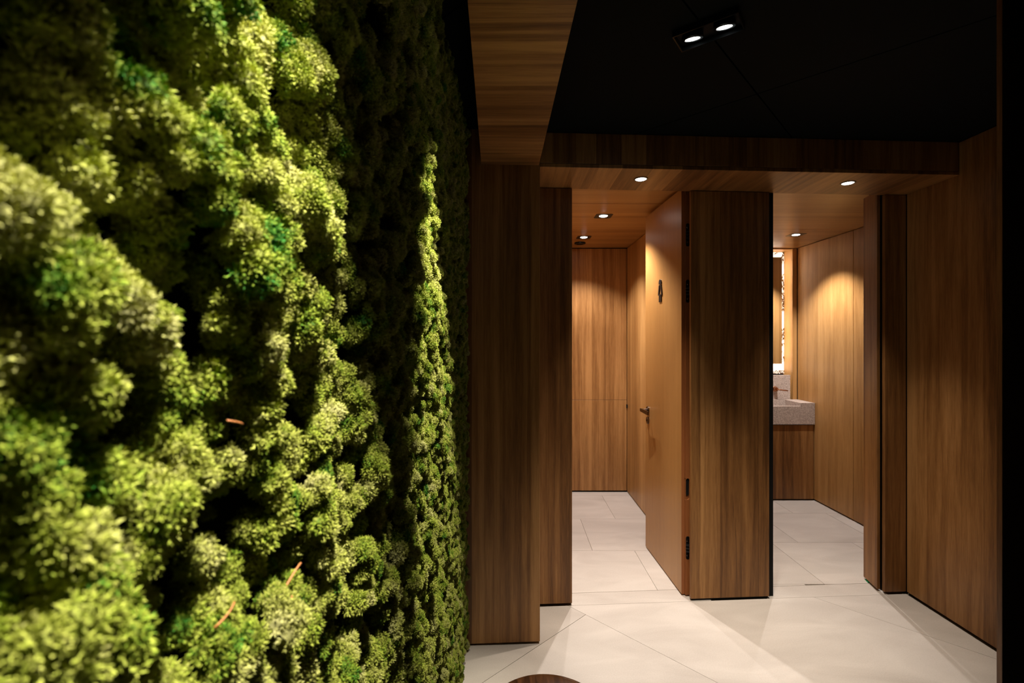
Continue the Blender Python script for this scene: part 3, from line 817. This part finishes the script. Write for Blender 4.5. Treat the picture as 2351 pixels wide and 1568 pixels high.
def tuft_arrays(seed, lobes_n=8, per=95):
    """one reindeer-moss tuft, radius about 1, growing along +X: round lobes bristling with tiny forked tips"""
    r = np.random.default_rng(seed)
    cen = [np.array([0.15, 0, 0])]; rad = [0.62]
    for i in range(lobes_n):
        a = 2 * np.pi * i / lobes_n + r.uniform(-.35, .35); rr = r.uniform(0.38, 0.66)
        cen.append(np.array([r.uniform(0.0, 0.5), rr * np.cos(a), rr * np.sin(a)])); rad.append(r.uniform(0.27, 0.42))
    for i in range(3):
        a = r.uniform(0, 2 * np.pi); cen.append(np.array([r.uniform(0.45, 0.65), 0.28 * np.cos(a), 0.28 * np.sin(a)])); rad.append(r.uniform(0.28, 0.38))
    V, Fc, Mi = [], [], []
    # inner lobes
    t = (1 + 5 ** .5) / 2
    iv = np.array([(-1, t, 0), (1, t, 0), (-1, -t, 0), (1, -t, 0), (0, -1, t), (0, 1, t), (0, -1, -t), (0, 1, -t), (t, 0, -1), (t, 0, 1), (-t, 0, -1), (-t, 0, 1)]) / math.hypot(1, t)
    fi = [(0, 11, 5), (0, 5, 1), (0, 1, 7), (0, 7, 10), (0, 10, 11), (1, 5, 9), (5, 11, 4), (11, 10, 2), (10, 7, 6), (7, 1, 8), (3, 9, 4), (3, 4, 2), (3, 2, 6), (3, 6, 8), (3, 8, 9), (4, 9, 5), (2, 4, 11), (6, 2, 10), (8, 6, 7), (9, 8, 1)]
    for c, q in zip(cen, rad):
        b = len(V); V += [c + iv[k] * q * 0.80 * r.uniform(0.9, 1.08) for k in range(12)]
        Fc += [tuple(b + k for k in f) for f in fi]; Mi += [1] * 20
    cs = np.array(cen); rs = np.array(rad)
    for c, q in zip(cen, rad):
        n = int(per * (q / 0.36) ** 2)
        d = r.normal(size=(n, 3)); d /= np.linalg.norm(d, axis=1)[:, None]
        p = c + d * q
        for pi, di in zip(p, d):
            if di[0] < -0.45 or pi[0] < -0.25: continue
            dist = np.linalg.norm(cs - pi, axis=1)
            if (dist < rs * 0.92).any(): continue
            for k in range(3):
                dr = di * 0.9 + r.normal(size=3) * 0.62; dr /= np.linalg.norm(dr)
                ln = r.uniform(0.09, 0.22); br = r.uniform(0.020, 0.034)
                s = np.cross(dr, r.normal(size=3)); s /= np.linalg.norm(s); s2 = np.cross(dr, s)
                o = pi - di * 0.05 + r.normal(size=3) * 0.03
                b = len(V)
                mid = o + dr * ln * 0.75
                # a knobbly tip: thin foot, thicker head, blunt end
                V.append(o)
                for h in range(3):
                    an = 2 * np.pi * h / 3; V.append(mid + (s * np.cos(an) + s2 * np.sin(an)) * br)
                V.append(o + dr * ln * 1.15)
                for h in range(3):
                    Fc.append((b, b + 1 + h, b + 1 + (h + 1) % 3)); Fc.append((b + 4, b + 1 + (h + 1) % 3, b + 1 + h)); Mi += [0, 0]
    return np.array(V), Fc, Mi

K = 7
protos = [tuft_arrays(100 + k, lobes_n=5 + k % 4) for k in range(K)]

def fbm(y, z, s, o=0.0):
    return noise.noise(Vector((y * s + o, z * s, 0.37 + o)))

pts = []
cell = 0.0235
y = YB + 0.03
while y < 2.325:
    z = 0.022
    while z < CEIL - 0.02:
        yy = y + random.uniform(-.5, .5) * cell; zz = z + random.uniform(-.5, .5) * cell
        big = fbm(yy, zz, 13.0) + 0.6 * fbm(yy, zz, 30.0, 5.0)
        far = min(max((yy - 0.9) / 0.9, 0), 1)      # the far part is planted more evenly
        amp = 0.036 * (1 - 0.45 * far)
        h = -0.236 + amp * big + random.uniform(-0.006, 0.006)
        gap = big < -0.42 + 0.10 * random.random()
        if zz < CEIL - 0.015 and zz > 0.018 and yy < 2.318:
            sc1 = random.uniform(0.017, 0.027) * (1.0 - 0.22 * far)
            if gap: h -= 0.012; sc1 *= 0.6
            pts.append((h, yy, zz, sc1))
        z += cell
    y += cell
pts = [(x_, yy, zz, s) for x_, yy, zz, s in pts if x_ - s > -0.30]
mw = thing('moss_wall', 'wall of yellow green preserved reindeer moss filling the left side', 'moss', (-0.33, 0.4, 0.0))
# tufts the photograph shows largest (nearest the viewer) become parts, the rest one bed of stuff
def shown(p):
    x_, yy, zz, s = p
    if yy < 0.17: return -1
    px = abs(x_) / yy; pz = abs(zz - 1.5) / yy
    if px > 1.12 or pz > 0.75: return -1
    return s / yy * (1.0 if x_ > -0.245 else 0.5)
order = sorted(range(len(pts)), key=lambda i: -shown(pts[i]))
near = set(order[:300])
def rot_of():
    return (random.uniform(0, 2 * math.pi), random.uniform(-0.5, 0.5), random.uniform(-0.5, 0.5))
meshes = []
for k, (V, Fc, Mi) in enumerate(protos):
    me = bpy.data.meshes.new('moss_tuft')
    me.from_pydata([tuple(v) for v in V], [], Fc)
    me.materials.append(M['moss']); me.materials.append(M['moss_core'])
    me.polygons.foreach_set('material_index', Mi)
    me.update(); meshes.append(me)
for i in sorted(near):
    x_, yy, zz, s = pts[i]
    o = bpy.data.objects.new('moss_tuft', meshes[i % K])
    C.objects.link(o); o.parent = mw
    o.location = Vector((x_, yy, zz)) - mw.location
    o.rotation_euler = rot_of(); o.scale = (s * 1.08, s, s)
rest = [pts[i] for i in range(len(pts)) if i not in near]
# bed: loose points + prototype tufts in one mesh, instanced by geometry nodes
allV = [np.array([[p[0] + 0.33, p[1] - 0.4, p[2]] for p in rest])]
allF = []; allM = []; pid = [np.zeros(len(rest), int)]
base = len(rest)
for k, (V, Fc, Mi) in enumerate(protos):
    allV.append(V); allF += [tuple(base + q for q in f) for f in Fc]; allM += Mi
    pid.append(np.full(len(V), k + 1)); base += len(V)
VV = np.concatenate(allV); PID = np.concatenate(pid).astype(np.int32)
me = bpy.data.meshes.new('moss_bed')
me.from_pydata([tuple(v) for v in VV], [], allF)
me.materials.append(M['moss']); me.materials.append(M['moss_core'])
me.polygons.foreach_set('material_index', allM)
at = me.attributes.new('pid', 'INT', 'POINT'); at.data.foreach_set('value', PID)
scl = np.ones(len(VV), np.float32); scl[:len(rest)] = [p[3] for p in rest]
at = me.attributes.new('scl', 'FLOAT', 'POINT'); at.data.foreach_set('value', scl)
rot = np.zeros((len(VV), 3), np.float32); rot[:len(rest)] = [rot_of() for _ in rest]
at = me.attributes.new('rot', 'FLOAT_VECTOR', 'POINT'); at.data.foreach_set('vector', rot.ravel())
vid = np.zeros(len(VV), np.int32); vid[:len(rest)] = rng.integers(0, K, len(rest))
at = me.attributes.new('vid', 'INT', 'POINT'); at.data.foreach_set('value', vid)
bed = bpy.data.objects.new('moss_bed', me); C.objects.link(bed); bed.parent = mw
bed['kind'] = 'stuff'
ng = bpy.data.node_groups.new('moss_scatter', 'GeometryNodeTree')
ng.interface.new_socket('Geometry', in_out='INPUT', socket_type='NodeSocketGeometry')
ng.interface.new_socket('Geometry', in_out='OUTPUT', socket_type='NodeSocketGeometry')
N = ng.nodes; Lk = ng.links.new
gi = N.new('NodeGroupInput'); go = N.new('NodeGroupOutput')
def attr(nm, ty):
    q = N.new('GeometryNodeInputNamedAttribute'); q.data_type = ty; q.inputs[0].default_value = nm
    return [s for s in q.outputs if s.enabled and s.name == 'Attribute'][0]
def sep(k):
    q = N.new('GeometryNodeSeparateGeometry'); q.domain = 'POINT'
    cmp_ = N.new('FunctionNodeCompare'); cmp_.data_type = 'INT'; cmp_.operation = 'EQUAL'
    ins_ = [s for s in cmp_.inputs if s.type == 'INT']
    Lk(attr('pid', 'INT'), ins_[0]); ins_[1].default_value = k
    Lk(gi.outputs[0], q.inputs[0]); Lk(cmp_.outputs[0], q.inputs[1])
    return q.outputs[0]
g2i = N.new('GeometryNodeGeometryToInstance')
jn = N.new('GeometryNodeJoinGeometry')
for k in range(K):
    q = N.new('GeometryNodeGeometryToInstance'); Lk(sep(k + 1), q.inputs[0]); Lk(q.outputs[0], jn.inputs[0])
ip = N.new('GeometryNodeInstanceOnPoints')
Lk(sep(0), ip.inputs['Points']); Lk(jn.outputs[0], ip.inputs['Instance'])
ip.inputs['Pick Instance'].default_value = True
Lk(attr('vid', 'INT'), ip.inputs['Instance Index'])
e2r = N.new('FunctionNodeEulerToRotation'); Lk(attr('rot', 'FLOAT_VECTOR'), e2r.inputs[0]); Lk(e2r.outputs[0], ip.inputs['Rotation'])
Lk(attr('scl', 'FLOAT'), ip.inputs['Scale'])
Lk(ip.outputs[0], go.inputs[0])
md = bed.modifiers.new('scatter', 'NODES'); md.node_group = ng
# backing sheet of the moss
box('backing_board', -0.334, -0.272, YB + 0.01, 2.322, 0.004, CEIL - 0.004, M['moss_back'], mw)

# twigs caught in the moss
def twig(y_, z_, x_, dy, dz, bend, r_, mat, label):
    bm = bmesh.new()
    a = Vector((x_ - 0.004, y_ - dy / 2, z_ - dz / 2)); b = Vector((x_, y_ + dy / 2, z_ + dz / 2)); m_ = (a + b) / 2 + Vector((0.004, bend * dz - bend * 0.004, bend * 0.006 * (1 if dy > 0 else -1)))
    p = [a * (1 - t) ** 2 + m_ * 2 * t * (1 - t) + b * t * t for t in [i / 7 for i in range(8)]]
    add_tube(bm, p, [r_ * (1 - 0.05 * i) for i in range(8)], 6)
    tag(bake(bm, 'twig', mat, None, smooth=True), label, 'twig')
twig(0.365, 1.437, -0.212, 0.014, -0.005, 0, 0.0009, M['twig'], 'short straight orange twig in the moss at middle height')
twig(0.545, 1.648, -0.206, 0.020, -0.008, 1, 0.0010, M['twig_pale'], 'pale twig bits lodged in the moss above middle height')
twig(0.445, 1.275, -0.206, 0.030, 0.012, 2.5, 0.0012, M['twig'], 'curved brown twig arching in the lower moss')
twig(0.440, 1.247, -0.206, 0.004, 0.030, 0, 0.0009, M['twig'], 'thin upright orange needle in the lower moss')
twig(0.352, 1.296, -0.212, 0.018, 0.009, 0, 0.0009, M['twig'], 'slanting brown needle low in the moss left of the arching twig')
